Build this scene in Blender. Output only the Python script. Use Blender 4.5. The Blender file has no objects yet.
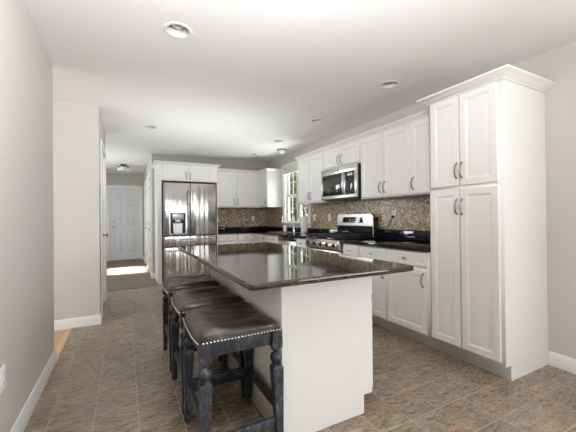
import bpy, bmesh, math, random
from mathutils import Vector, Matrix
PI = math.pi
random.seed(7)
SC = bpy.context.scene
COL = SC.collection

# ---------------------------------------------------------------- camera
cd = bpy.data.cameras.new('camera'); cam = bpy.data.objects.new('camera', cd); COL.objects.link(cam)
cd.sensor_width = 36.0; cd.lens = 312.8/576*36.0; cd.clip_start = 0.02; cd.clip_end = 200
yaw, pit, rol = (math.radians(a) for a in (27.56, .268, -.544))
F = Vector((math.sin(yaw)*math.cos(pit), math.cos(yaw)*math.cos(pit), math.sin(pit)))
R0 = Vector((math.cos(yaw), -math.sin(yaw), 0)); U0 = R0.cross(F)
R = R0*math.cos(rol) + U0*math.sin(rol); U = U0*math.cos(rol) - R0*math.sin(rol)
cam.matrix_world = Matrix(((R.x, U.x, -F.x, 0), (R.y, U.y, -F.y, 0), (R.z, U.z, -F.z, 1.1676), (0, 0, 0, 1)))
SC.camera = cam

# ---------------------------------------------------------------- world, daylight, added fill lamps, exposure
w = bpy.data.worlds.new('daylight'); SC.world = w; w.use_nodes = True
bg = w.node_tree.nodes['Background']; bg.inputs[0].default_value = (.86, .93, 1.0, 1); bg.inputs[1].default_value = .9
def area(name, loc, direction, sx, sy, power, color=(1, 1, 1), spread=PI, portal=False):
    l = bpy.data.lights.new(name, 'AREA'); l.shape = 'RECTANGLE'; l.size = sx; l.size_y = sy
    l.energy = power; l.color = color; l.spread = spread; l.cycles.is_portal = portal
    o = bpy.data.objects.new(name, l); COL.objects.link(o); o.location = loc
    o.rotation_euler = Vector(direction).to_track_quat('-Z', 'Y').to_euler()
    return o
area('patio_daylight', (1.1, -3.52, 1.15), (0, 1, .05), 3.0, 2.0, 12, (.93, .97, 1.0))
area('dining_daylight', (-3.1, 2.7, 1.3), (1, .25, .1), 2.4, 1.8, 34, (.95, .98, 1.0))
area('added_side_fill', (2.90, -1.5, 1.45), (-1, .35, .1), 2.4, 1.4, 80, (.93, .97, 1.0))  # added fill for the left wall and ceiling, from an invented opening
area('ceiling_bounce_fill', (.30, .22, 1.85), (.05, .7, 1), .5, .5, 74, (.95, .975, 1.0))  # added fill lamp by the camera, bounced off the ceiling to flatten the light
area('second_bounce_fill', (1.0, 4.3, 1.42), (.0, .1, 1), 1.7, 1.7, 12, (.95, .975, 1.0))  # added unseen panel floating mid-room to brighten the back of the kitchen
area('kitchen_window_portal', (3.04, 5.275, 1.62), (-1, 0, 0), 1.1, .95, 1, portal=True)
area('kitchen_window_daylight', (3.95, 5.275, 2.45), (-1, 0, -.62), 2.0, 1.0, 40, (.92, .97, 1.0))
area('kitchen_garden_bounce', (3.75, 5.275, .45), (-1, -.3, .9), 1.8, .9, 120, (.97, 1.0, .98))
area('foyer_daylight', (-1.70, 8.02, 1.75), (1.72, .0, -1.75), .95, .46, 50, (.86, .93, 1.0), spread=math.radians(7))
area('foyer_soft_daylight', (-1.72, 7.2, 1.5), (1, -.1, -.25), 1.2, 1.2, 60, (.92, .97, 1.0))
SC.view_settings.view_transform = 'Standard'; SC.view_settings.look = 'None'
SC.view_settings.gamma = 1.0; SC.view_settings.use_curve_mapping = False
SC.view_settings.exposure = 0.22
SC.cycles.max_bounces = 10; SC.cycles.diffuse_bounces = 6; SC.cycles.glossy_bounces = 5
SC.cycles.sample_clamp_indirect = 6; SC.cycles.caustics_reflective = False; SC.cycles.caustics_refractive = False

# ---------------------------------------------------------------- materials
def mat(name, col=(.8, .8, .8), rough=.5, metal=0.0, spec=.5, emis=None):
    m = bpy.data.materials.new(name); m.use_nodes = True
    b = m.node_tree.nodes['Principled BSDF']
    b.inputs['Base Color'].default_value = (*col, 1); b.inputs['Roughness'].default_value = rough
    b.inputs['Metallic'].default_value = metal; b.inputs['Specular IOR Level'].default_value = spec
    m['b'] = 1
    return m
def N(m, t, **kw):
    n = m.node_tree.nodes.new(t)
    for k, v in kw.items():
        if k.startswith('_'): setattr(n, k[1:], v)
        else: n.inputs[k].default_value = v
    return n
def L(m, a, b): m.node_tree.links.new(a, b)
def B(m): return m.node_tree.nodes['Principled BSDF']
def ramp(m, fac, stops, interp='LINEAR'):
    n = N(m, 'ShaderNodeValToRGB'); n.color_ramp.interpolation = interp
    e = n.color_ramp.elements
    while len(e) < len(stops): e.new(.5)
    for q, (p, c) in zip(e, stops): q.position = p; q.color = (*c, 1)
    L(m, fac, n.inputs[0]); return n
def coords(m, scale=(1, 1, 1), rot=(0, 0, 0), world=True):
    if world: src = N(m, 'ShaderNodeNewGeometry').outputs['Position']
    else: src = N(m, 'ShaderNodeTexCoord').outputs['Object']
    mp = N(m, 'ShaderNodeMapping'); mp.inputs['Scale'].default_value = scale; mp.inputs['Rotation'].default_value = rot
    L(m, src, mp.inputs[0]); return mp.outputs[0]
def noise(m, vec, scale, detail=4, rough=.55, dist=0):
    n = N(m, 'ShaderNodeTexNoise', Scale=scale, Detail=detail, Roughness=rough, Distortion=dist)
    L(m, vec, n.inputs['Vector']); return n.outputs[0]
def bump(m, h, strength=.2, dist=.01):
    n = N(m, 'ShaderNodeBump', Strength=strength, Distance=dist); L(m, h, n.inputs['Height']); L(m, n.outputs[0], B(m).inputs['Normal']); return n
def mth(m, op, a, b=None, c=None):
    n = N(m, 'ShaderNodeMath', _operation=op)
    for i, v in enumerate((a, b, c)):
        if v is None: continue
        if isinstance(v, (int, float)): n.inputs[i].default_value = v
        else: L(m, v, n.inputs[i])
    return n.outputs[0]

def painted(name, col, rough, s=90, st=.04):
    m = mat(name, col, rough); bump(m, noise(m, coords(m), s, 3), st, .002); return m
M = {}
M['wall'] = painted('greige_wall_paint', (.575, .55, .52), .75)
M['hallwall'] = painted('grey_wall_paint', (.50, .475, .43), .75)
M['ceil'] = painted('white_ceiling_paint', (.84, .83, .815), .85, 60, .06)
M['trim'] = painted('white_trim_paint', (.82, .81, .79), .35)
M['cab'] = painted('white_cabinet_paint', (.80, .785, .765), .36, 120, .02)
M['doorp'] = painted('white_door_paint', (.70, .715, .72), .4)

def make_floor():
    m = mat('vinyl_tile', rough=.38)
    g = N(m, 'ShaderNodeNewGeometry').outputs['Position']
    sp = N(m, 'ShaderNodeSeparateXYZ'); L(m, g, sp.inputs[0])
    P = .2305
    fx = mth(m, 'DIVIDE', mth(m, 'SUBTRACT', sp.outputs[0], .065 - 40*P), P)
    fy = mth(m, 'DIVIDE', mth(m, 'SUBTRACT', sp.outputs[1], 1.272 - 40*P), P)
    cx, cy = mth(m, 'FLOOR', fx), mth(m, 'FLOOR', fy)
    def edge(f):
        fr = mth(m, 'FRACT', f); return mth(m, 'MINIMUM', fr, mth(m, 'SUBTRACT', 1.0, fr))
    ed = mth(m, 'MINIMUM', edge(fx), edge(fy))
    cb = N(m, 'ShaderNodeCombineXYZ'); L(m, cx, cb.inputs[0]); L(m, cy, cb.inputs[1])
    wn = N(m, 'ShaderNodeTexWhiteNoise', _noise_dimensions='3D'); L(m, cb.outputs[0], wn.inputs['Vector'])
    off = N(m, 'ShaderNodeVectorMath', _operation='SCALE'); L(m, wn.outputs['Color'], off.inputs[0]); off.inputs['Scale'].default_value = 9.0
    ad = N(m, 'ShaderNodeVectorMath', _operation='ADD'); L(m, g, ad.inputs[0]); L(m, off.outputs[0], ad.inputs[1])
    mp = N(m, 'ShaderNodeMapping'); mp.inputs['Scale'].default_value = (1.0, 3.4, 1); mp.inputs['Rotation'].default_value = (0, 0, .65)
    L(m, ad.outputs[0], mp.inputs[0])
    n1 = noise(m, mp.outputs[0], 5.0, 9, .64, 1.9)
    n2 = noise(m, mp.outputs[0], 2.1, 3, .5, .6)
    n3 = noise(m, mp.outputs[0], 26, 5, .7, .8)
    base = ramp(m, n1, [(.28, (.085, .057, .036)), (.42, (.175, .128, .083)), (.56, (.265, .205, .142)), (.72, (.41, .335, .245))])
    tint = ramp(m, n2, [(.35, (.82, .88, .92)), (.5, (1, 1, 1)), (.66, (1.14, 1.01, .86))])
    mx = N(m, 'ShaderNodeMix', _data_type='RGBA', _blend_type='MULTIPLY'); mx.inputs[0].default_value = .85
    L(m, base.outputs[0], mx.inputs[6]); L(m, tint.outputs[0], mx.inputs[7])
    fine = ramp(m, n3, [(.34, (.66, .66, .66)), (.66, (1.3, 1.3, 1.3))])
    mx2 = N(m, 'ShaderNodeMix', _data_type='RGBA', _blend_type='MULTIPLY'); mx2.inputs[0].default_value = .5
    L(m, mx.outputs[2], mx2.inputs[6]); L(m, fine.outputs[0], mx2.inputs[7])
    br = N(m, 'ShaderNodeHueSaturation'); L(m, mx2.outputs[2], br.inputs['Color'])
    L(m, mth(m, 'ADD', .88, mth(m, 'MULTIPLY', wn.outputs[0], .26)), br.inputs['Value'])
    gr = mth(m, 'SUBTRACT', 1.0, mth(m, 'SMOOTH_MIN', 1.0, mth(m, 'DIVIDE', ed, .0135), .02))
    gr = mth(m, 'MAXIMUM', gr, 0)
    mx3 = N(m, 'ShaderNodeMix', _data_type='RGBA'); L(m, gr, mx3.inputs[0]); L(m, br.outputs[0], mx3.inputs[6])
    mx3.inputs[7].default_value = (.52, .46, .37, 1)
    L(m, mx3.outputs[2], B(m).inputs['Base Color'])
    L(m, mth(m, 'ADD', .17, mth(m, 'MULTIPLY', n3, .22)), B(m).inputs['Roughness'])
    bump(m, mth(m, 'ADD', n3, mth(m, 'MULTIPLY', gr, -.8)), .18, .003)
    return m
M['floor'] = make_floor()
def make_wood(name, c0, c1, plank, along_y=True, rough=.35):
    m = mat(name, rough=rough)
    v = coords(m, (1, 1, 1), (0, 0, PI/2 if along_y else 0))
    bk = N(m, 'ShaderNodeTexBrick', Scale=1.0); bk.inputs['Brick Width'].default_value = .9; bk.inputs['Row Height'].default_value = plank
    bk.inputs['Mortar Size'].default_value = .0012; bk.inputs['Color1'].default_value = (*c0, 1); bk.inputs['Color2'].default_value = (*c1, 1)
    bk.inputs['Mortar'].default_value = (c0[0]*.35, c0[1]*.35, c0[2]*.35, 1); L(m, v, bk.inputs['Vector'])
    g = noise(m, coords(m, (30, 1.5, 1) if along_y else (1.5, 30, 1)), 3, 4, .6, .4)
    r = ramp(m, g, [(.3, (.78, .78, .78)), (.7, (1.15, 1.15, 1.15))])
    mx = N(m, 'ShaderNodeMix', _data_type='RGBA', _blend_type='MULTIPLY'); mx.inputs[0].default_value = .7
    L(m, bk.outputs[0], mx.inputs[6]); L(m, r.outputs[0], mx.inputs[7]); L(m, mx.outputs[2], B(m).inputs['Base Color'])
    return m
M['oak'] = make_wood('oak_floor', (.52, .32, .16), (.62, .40, .21), .057)
M['darkfloor'] = make_wood('brown_hall_floor', (.135, .10, .062), (.165, .125, .08), .12, False, .5)
def make_granite():
    m = mat('black_granite', rough=.045, spec=.55)
    v = coords(m)
    vo = N(m, 'ShaderNodeTexVoronoi', Scale=260.0); L(m, v, vo.inputs['Vector'])
    n = noise(m, v, 150, 4, .75)
    s = mth(m, 'ADD', mth(m, 'MULTIPLY', vo.outputs['Distance'], .45), mth(m, 'MULTIPLY', n, .75))
    r = ramp(m, s, [(.52, (.006, .006, .007)), (.62, (.014, .012, .010)), (.71, (.07, .056, .040)), (.82, (.20, .17, .13))])
    L(m, r.outputs[0], B(m).inputs['Base Color']); return m
M['granite'] = make_granite()
def make_granite_dark():
    m = mat('polished_black_granite', (.007, .008, .011), .06)
    v = coords(m); n = noise(m, v, 210, 4, .75)
    r = ramp(m, n, [(.55, (.006, .007, .009)), (.72, (.03, .04, .055))])
    L(m, r.outputs[0], B(m).inputs['Base Color']); return m
M['granite2'] = make_granite_dark()
def make_mosaic():
    m = mat('mosaic_tile', rough=.28)
    v = coords(m, (1, 1, 1.0), (.6, .6, .6))
    vo = N(m, 'ShaderNodeTexVoronoi', Scale=56.0); vo.inputs['Randomness'].default_value = .8; L(m, v, vo.inputs['Vector'])
    sp = N(m, 'ShaderNodeSeparateColor'); L(m, vo.outputs['Color'], sp.inputs[0])
    r = ramp(m, sp.outputs[0], [(0, (.10, .05, .02)), (.16, (.34, .20, .085)), (.36, (.56, .39, .19)), (.55, (.70, .56, .34)), (.74, (.34, .27, .17)), (.88, (.88, .80, .60))], 'CONSTANT')
    ve = N(m, 'ShaderNodeTexVoronoi', Scale=56.0, _feature='DISTANCE_TO_EDGE'); ve.inputs['Randomness'].default_value = .8; L(m, v, ve.inputs['Vector'])
    ge = mth(m, 'GREATER_THAN', ve.outputs['Distance'], .055)
    mx = N(m, 'ShaderNodeMix', _data_type='RGBA'); L(m, ge, mx.inputs[0]); mx.inputs[6].default_value = (.27, .22, .16, 1); L(m, r.outputs[0], mx.inputs[7])
    L(m, mx.outputs[2], B(m).inputs['Base Color']); bump(m, ge, .4, .002); return m
M['mosaic'] = make_mosaic()
def make_steel(name, col, rough, wav=0.0, world=True):
    m = mat(name, col, rough, 1.0)
    n = noise(m, coords(m, (1, 1, .02)), 420, 3, .6)
    L(m, mth(m, 'ADD', rough-.04, mth(m, 'MULTIPLY', n, .1)), B(m).inputs['Roughness'])
    if wav:
        k = noise(m, coords(m, (1, 1, .012)), 9.0, 2, .5)
        bump(m, k, wav, .05)
    B(m).inputs['Anisotropic'].default_value = .4
    return m
M['steel'] = make_steel('brushed_stainless_steel', (.62, .60, .57), .26)
M['fridgesteel'] = make_steel('rippled_stainless_steel', (.52, .50, .475), .2, .45)
M['chrome'] = mat('chrome', (.86, .86, .87), .08, 1.0)
M['nickel'] = mat('satin_nickel', (.36, .33, .30), .28, 1.0)
M['black'] = mat('black_plastic', (.012, .012, .013), .3)
M['blackglass'] = mat('black_glass', (.010, .011, .012), .04)
M['iron'] = mat('cast_iron', (.018, .018, .019), .5)
M['white'] = mat('white_plastic', (.85, .85, .83), .35)
M['paper'] = painted('paper_towel', (.86, .85, .83), .9, 200, .3)
M['greyplastic'] = mat('silver_plastic', (.52, .53, .54), .3, .4)
M['darkgrey'] = mat('dark_grey_enamel', (.05, .05, .05), .4)
M['screen'] = mat('oven_window_glass', (.05, .055, .05), .05)
M['lampglass'] = mat('frosted_glass_shade', (.78, .76, .70), .25)
M['bronze'] = mat('aged_bronze', (.12, .095, .07), .35, .9)
M['fabric'] = painted('white_shade_fabric', (.80, .78, .73), .9, 300, .2)
M['baffle'] = mat('recessed_baffle', (.60, .60, .57), .35)
M['bulb'] = mat('frosted_bulb', (.80, .80, .74), .2)
M['leafdark'] = mat('leaf_green', (.30, .34, .06), .6)
M['bark'] = mat('tree_bark', (.12, .09, .06), .9)
M['grass'] = painted('lawn', (.14, .20, .06), .9)
def make_leather():
    m = mat('dark_brown_leather', (.04, .028, .02), .3, 0, .6)
    v = coords(m, (1.1, 3.2, 1.1))
    n = noise(m, v, 8, 4, .55, .9)
    r = ramp(m, n, [(.3, (.022, .017, .014)), (.6, (.060, .047, .039)), (.8, (.15, .125, .105))])
    L(m, r.outputs[0], B(m).inputs['Base Color'])
    vo = N(m, 'ShaderNodeTexVoronoi', Scale=150.0); L(m, coords(m), vo.inputs['Vector'])
    c = noise(m, coords(m, (1, 4.5, 1), (0, 0, .12)), 7, 3, .5, .5)
    h = mth(m, 'ADD', mth(m, 'MULTIPLY', vo.outputs['Distance'], .05), c)
    bump(m, h, .42, .022)
    L(m, mth(m, 'ADD', .2, mth(m, 'MULTIPLY', n, .25)), B(m).inputs['Roughness'])
    return m
M['leather'] = make_leather()
def make_blackwood():
    m = mat('distressed_black_wood', (.02, .02, .02), .32)
    v = coords(m, (1, 1, .35)); n = noise(m, v, 60, 6, .75, .3); n2 = noise(m, coords(m), 9, 3)
    s = mth(m, 'ADD', n, mth(m, 'MULTIPLY', n2, .25))
    r = ramp(m, s, [(.53, (.009, .010, .013)), (.66, (.028, .031, .040)), (.76, (.09, .095, .105)), (.88, (.26, .24, .20))])
    L(m, r.outputs[0], B(m).inputs['Base Color'])
    L(m, mth(m, 'ADD', .22, mth(m, 'MULTIPLY', n, .3)), B(m).inputs['Roughness']); bump(m, n, .3, .002); return m
M['blackwood'] = make_blackwood()
def make_glass():
    m = bpy.data.materials.new('window_glass'); m.use_nodes = True; nt = m.node_tree; nt.nodes.clear()
    o = nt.nodes.new('ShaderNodeOutputMaterial'); mx = nt.nodes.new('ShaderNodeMixShader'); fr = nt.nodes.new('ShaderNodeFresnel')
    t = nt.nodes.new('ShaderNodeBsdfTransparent'); g = nt.nodes.new('ShaderNodeBsdfGlossy'); g.inputs['Roughness'].default_value = .02
    ge = nt.nodes.new('ShaderNodeNewGeometry'); mu = nt.nodes.new('ShaderNodeMath'); mu.operation = 'MULTIPLY_ADD'; nt.links.new(ge.outputs['Backfacing'], mu.inputs[0]); mu.inputs[1].default_value = -1; mu.inputs[2].default_value = 1
    m2 = nt.nodes.new('ShaderNodeMath'); m2.operation = 'MULTIPLY'; nt.links.new(mu.outputs[0], m2.inputs[0]); nt.links.new(fr.outputs[0], m2.inputs[1]); nt.links.new(m2.outputs[0], mx.inputs[0]); nt.links.new(t.outputs[0], mx.inputs[1]); nt.links.new(g.outputs[0], mx.inputs[2]); nt.links.new(mx.outputs[0], o.inputs[0])
    return m
M['glass'] = make_glass()

# ---------------------------------------------------------------- mesh helpers
class MB:
    def __init__(s): s.bm = bmesh.new()
    def box(s, x0, x1, y0, y1, z0, z1, bev=0, seg=2):
        r = bmesh.ops.create_cube(s.bm, size=1)
        vs = r['verts']
        for v in vs:
            v.co = Vector(((x0+x1)/2 + v.co.x*abs(x1-x0), (y0+y1)/2 + v.co.y*abs(y1-y0), (z0+z1)/2 + v.co.z*abs(z1-z0)))
        if bev:
            es = list({e for v in vs for e in v.link_edges})
            bmesh.ops.bevel(s.bm, geom=es, offset=bev, segments=seg, profile=.5, affect='EDGES')
        return s
    def loops(s, rings, cap0=True, cap1=True, closed=False):
        vr = [[s.bm.verts.new(p) for p in r] for r in rings]
        n = len(vr[0]); m = len(vr)
        for i in range(m if closed else m-1):
            a, b = vr[i], vr[(i+1) % m]
            for j in range(n):
                k = (j+1) % n
                try: s.bm.faces.new((a[j], a[k], b[k], b[j]))
                except ValueError: pass
        if not closed:
            if cap0: s.bm.faces.new(list(reversed(vr[0])))
            if cap1: s.bm.faces.new(vr[-1])
        return s
    def panel(s, x0, x1, z0, z1, rings, yb):
        """raised cabinet front facing -Y; rings = [(inset, y)]"""
        rr = [[(x0, yb, z0), (x1, yb, z0), (x1, yb, z1), (x0, yb, z1)]]
        for ins, y in rings:
            rr.append([(x0+ins, y, z0+ins), (x1-ins, y, z0+ins), (x1-ins, y, z1-ins), (x0+ins, y, z1-ins)])
        return s.loops(rr)
    def lathe(s, prof, c=(0, 0, 0), seg=20, axis='Z', rot=0, off=None, sq=False):
        rings = []
        for r, z in prof:
            r = max(r, 1e-4); ring = []
            for k in range(seg):
                a = rot + 2*PI*k/seg; p = (r*math.cos(a), r*math.sin(a), z)
                if axis == 'X': p = (p[2], p[0], p[1])
                if axis == 'Y': p = (p[1], p[2], p[0])
                o = off(z) if off else (0, 0)
                ring.append((c[0]+p[0]+o[0], c[1]+p[1]+o[1], c[2]+p[2]))
            rings.append(ring)
        return s.loops(rings)
    def tube(s, pts, rad, seg=8, taper=None):
        pts = [Vector(p) for p in pts]; rings = []; up = None
        for i, p in enumerate(pts):
            d = (pts[min(i+1, len(pts)-1)] - pts[max(i-1, 0)]).normalized()
            if up is None:
                up = Vector((0, 0, 1)) if abs(d.z) < .9 else Vector((1, 0, 0))
            a = d.cross(up).normalized(); b = a.cross(d).normalized(); up = b
            r = rad if taper is None else taper[i]
            rings.append([p + a*r*math.cos(2*PI*k/seg) + b*r*math.sin(2*PI*k/seg) for k in range(seg)])
        return s.loops(rings)
    def sweep(s, path, prof):
        """profile (out, z) swept along an open plan path; 'out' is to the right of travel"""
        n = len(path); rings = []
        P = [Vector(p) for p in path]
        def nrm(a, b): d = (b-a).normalized(); return Vector((d.y, -d.x))
        for i in range(n):
            if i == 0: o = nrm(P[0], P[1])
            elif i == n-1: o = nrm(P[-2], P[-1])
            else:
                a, b = nrm(P[i-1], P[i]), nrm(P[i], P[i+1]); o = (a+b)/(1+a.dot(b))
            rings.append([(P[i].x+o.x*q, P[i].y+o.y*q, z) for q, z in prof])
        return s.loops(rings)
    def prism(s, poly, z0, z1, bev=0):
        return s.loops([[(x, y, z0) for x, y in poly], [(x, y, z1) for x, y in poly]])
    def build(s, name, m, parent=None, smooth=35, loc=None, rz=None):
        bmesh.ops.recalc_face_normals(s.bm, faces=s.bm.faces)
        ang = math.radians(smooth)
        for f in s.bm.faces: f.smooth = len(f.verts) < 5
        for e in s.bm.edges:
            if len(e.link_faces) != 2 or e.calc_face_angle(0) > ang: e.smooth = False
        me = bpy.data.meshes.new(name); s.bm.to_mesh(me); s.bm.free()
        me.materials.append(M[m] if isinstance(m, str) else m)
        o = bpy.data.objects.new(name, me); COL.objects.link(o)
        if parent: o.parent = parent
        if loc is not None: o.location = loc
        if rz is not None: o.rotation_euler = (0, 0, rz)
        return o
def thing(name, label, cat, loc=(0, 0, 0), rz=0, group=None):
    o = bpy.data.objects.new(name, None); COL.objects.link(o); o.location = loc; o.rotation_euler = (0, 0, rz)
    o['label'] = label; o['category'] = cat
    if group: o['group'] = group
    o.empty_display_size = .1
    return o
def tag(o, label, cat, group=None):
    o['label'] = label; o['category'] = cat
    if group: o['group'] = group
    return o
def struct(o, label=None):
    o['kind'] = 'structure'
    if label: o['label'] = label
    return o
def copy_tree(o, parent=None):
    c = o.copy(); COL.objects.link(c)
    if parent: c.parent = parent
    for ch in list(o.children): copy_tree(ch, c)
    return c
RW = -PI/2     # things on the right wall face -X
LW = PI/2      # things on the left wall face +X

# ---------------------------------------------------------------- the shell
XL, XR, YB, CZ = -.517, 2.93, 6.645, 2.44
def S(name, boxes, m, label=None):
    b = MB()
    for q in boxes: b.box(*q)
    return struct(b.build(name, m), label)
S('floor', [(-.516, 3.05, -3.6, 5.86, -.1, 0), (.52, 3.05, 5.86, 6.7, -.1, 0)], 'floor', 'stone look tile floor with pale grout')
S('floor_dining', [(-3.2, -.516, -3.6, 4.2, -.1, 0)], 'oak', 'honey oak strip floor beyond the left wall')
S('floor_hall', [(-1.9, .52, 5.86, 10.1, -.1, 0), (-1.9, -.516, 4.2, 5.86, -.1, 0)], 'darkfloor', 'dark brown hall floor')
# ceiling with real can-light holes
lights = [(.327, 2.211), (2.27, 2.21), (2.262, 3.466), (.325, 4.717), (2.273, 4.672), (2.303, 5.886)]
def make_ceiling():
    o = MB().box(-3.2, 3.05, -3.6, 10.12, CZ, CZ+.14).build('ceiling', 'ceil')
    cut = MB()
    for x, y in lights: cut.lathe([(.079, CZ-.05), (.079, CZ+.10)], (x, y, 0), 40)
    c = cut.build('cutter', 'ceil')
    md = o.modifiers.new('holes', 'BOOLEAN'); md.object = c; md.operation = 'DIFFERENCE'; md.solver = 'EXACT'
    bpy.context.view_layer.update()
    me = bpy.data.meshes.new_from_object(o.evaluated_get(bpy.context.evaluated_depsgraph_get()))
    for p in me.polygons: p.use_smooth = False
    o.modifiers.clear(); o.data = me; bpy.data.objects.remove(c)
    return struct(o, 'white painted ceiling')
make_ceiling()
S('wall_left', [(XL-.12, XL, 1.15, 3.155, 0, CZ)], 'wall', 'greige wall along the left edge')
S('wall_dining', [(-3.2, -.372, 4.07, 4.19, 0, CZ)], 'wall', 'greige wall facing the kitchen on the left')
S('wall_hall_left', [(-.372, -.252, 4.07, 4.36, 0, CZ), (-.372, -.252, 5.16, 5.42, 0, CZ), (-.372, -.252, 4.36, 5.16, 2.05, CZ)], 'wall')
WY0, WY1, WZ0, WZ1 = 4.80, 5.76, 1.06, 2.17
S('wall_right', [(XR, XR+.12, -3.6, -2.75, 0, CZ), (XR, XR+.12, -2.75, -.25, 0, .7), (XR, XR+.12, -2.75, -.25, 2.2, CZ), (XR, XR+.12, -.25, WY0, 0, CZ), (XR, XR+.12, WY1, 6.77, 0, CZ), (XR, XR+.12, WY0, WY1, 0, WZ0), (XR, XR+.12, WY0, WY1, WZ1, CZ)], 'wall', 'greige wall behind the pantry and cabinets')
S('wall_back', [(.472, XR, YB, YB+.12, 0, CZ)], 'hallwall', 'greige wall behind the refrigerator')
S('wall_hall_right', [(.472, .592, 6.765, 7.05, 0, CZ), (.472, .592, 7.80, 8.15, 0, CZ), (.472, .592, 8.95, 10.0, 0, CZ), (.472, .592, 7.05, 7.80, 2.05, CZ), (.472, .592, 8.15, 8.95, 2.05, CZ)], 'hallwall')
S('wall_hall_end', [(-1.9, -.40, 10.0, 10.12, 0, CZ), (.40, .592, 10.0, 10.12, 0, CZ), (-.40, .40, 10.0, 10.12, 2.06, CZ)], 'hallwall')
S('wall_foyer', [(-1.9, -1.78, 4.19, 7.4, 0, CZ), (-1.9, -1.78, 8.64, 10.0, 0, CZ), (-1.9, -1.78, 7.4, 8.64, 0, .9), (-1.9, -1.78, 7.4, 8.64, 2.1, CZ)], 'hallwall')
S('wall_rear', [(-3.2, -.5, -3.6, -3.5, 0, CZ), (2.7, 3.05, -3.6, -3.5, 0, CZ), (-.5, 2.7, -3.6, -3.5, 2.2, CZ)], 'wall')
S('wall_dining_far', [(-3.3, -3.2, -3.6, -2.1, 0, CZ), (-3.3, -3.2, 3.95, 4.2, 0, CZ), (-3.3, -3.2, -2.1, 3.95, 0, .35), (-3.3, -3.2, -2.1, 3.95, 2.25, CZ)], 'wall')

# baseboards: moulded profile swept along the wall foot
BP = [(0, 0), (.014, 0), (.014, .078), (.010, .090), (.006, .104), (0, .106)]
def base(name, path, label=None): struct(MB().sweep(path, BP).build(name, 'trim', smooth=50), label)
base('baseboard_left', [(XL, 1.15), (XL, 3.155), (XL-.12, 3.155)], 'white baseboard of the left wall')
base('baseboard_dining', [(-3.1, 4.07), (-.252, 4.07), (-.252, 4.29)], 'white baseboard of the wall beside the oak floor')
base('baseboard_hall', [(.472, 6.95), (.472, 6.645), (.519, 6.645)])
base('baseboard_right', [(XR, 1.233), (XR, -3.5)], 'white baseboard right of the pantry')
base('baseboard_hall_left', [(-.252, 5.23), (-.252, 5.42), (-.372, 5.42)])
base('baseboard_hall_right', [(.472, 8.08), (.472, 7.87)])
base('baseboard_hall_far', [(.472, 10.0), (.472, 9.02)])
struct(MB().box(-.53, -.497, 3.17, 4.056, 0, .006, .002).build('trim_1', 'oak'), 'oak threshold strip between tile and wood floor')
struct(MB().box(-.24, .47, 5.845, 5.875, 0, .004, .001).build('trim_2', 'darkfloor'))

# window_1 over the sink
def window():
    f = MB(); x0, x1 = XR-.018, XR
    c = .07
    f.box(x0, x1, WY0-c, WY0, WZ0, WZ1, .004).box(x0, x1, WY1, WY1+c, WZ0, WZ1, .004)
    f.box(x0-.004, x1, WY0-c-.01, WY1+c+.01, WZ1, WZ1+.078, .004).box(x0, x1, WY0-c, WY1+c, WZ0-.085, WZ0-.02, .004)
    root = struct(f.build('window_1', 'trim'), 'white cased double window above the sink')
    MB().box(XR-.045, XR+.12, WY0-.09, WY1+.09, WZ0-.02, WZ0+.004, .004).build('window_sill', 'trim', root)
    mid = (WY0+WY1)/2; xa, xb = XR+.055, XR+.095
    j = MB(); j.box(xa-.01, xb+.02, mid-.045, mid+.045, WZ0, WZ1, .003)
    j.box(XR, XR+.12, WY0, WY0+.012, WZ0, WZ1).box(XR, XR+.12, WY1-.012, WY1, WZ0, WZ1).box(XR, XR+.12, WY0, WY1, WZ1-.012, WZ1)
    j.build('window_jamb', 'trim', root)
    for a, b in ((WY0+.012, mid-.045), (mid+.045, WY1-.012)):
        for za, zb, dx in ((WZ0+.004, 1.62, 0), (1.60, WZ1-.012, .02)):
            s = MB(); xx = xa+dx
            s.box(xx, xx+.022, a, a+.035, za, zb, .002).box(xx, xx+.022, b-.035, b, za, zb, .002)
            s.box(xx, xx+.022, a+.035, b-.035, za, za+.04, .002).box(xx, xx+.022, a+.035, b-.035, zb-.04, zb, .002)
            s.box(xx+.006, xx+.016, (a+b)/2-.008, (a+b)/2+.008, za+.04, zb-.04)
            if zb-za > .3: s.box(xx+.006, xx+.016, a+.035, b-.035, (za+zb)/2-.008, (za+zb)/2+.008)
            so = s.build('sash', 'trim', root)
            MB().box(xx+.009, xx+.013, a+.035, b-.035, za+.04, zb-.04).build('pane', 'glass', so)
window()
sh = thing('roman_shade', 'white folded fabric shade at the top of the sink window', 'shade', (XR-.03, 5.275, 2.0))
MB().box(-.012, .028, -.53, .53, .18, .205, .004).build('headrail', 'trim', sh)
b = MB()
for k in range(4): b.loops([[(.018+.0*k, y, .185-.035*k), (-.012-.007*k, y, .165-.035*k), (-.017-.007*k, y, .140-.035*k), (.018, y, .14-.035*k)] for y in (-.52, .52)])
b.build('fabric_folds', 'fabric', sh)

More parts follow.
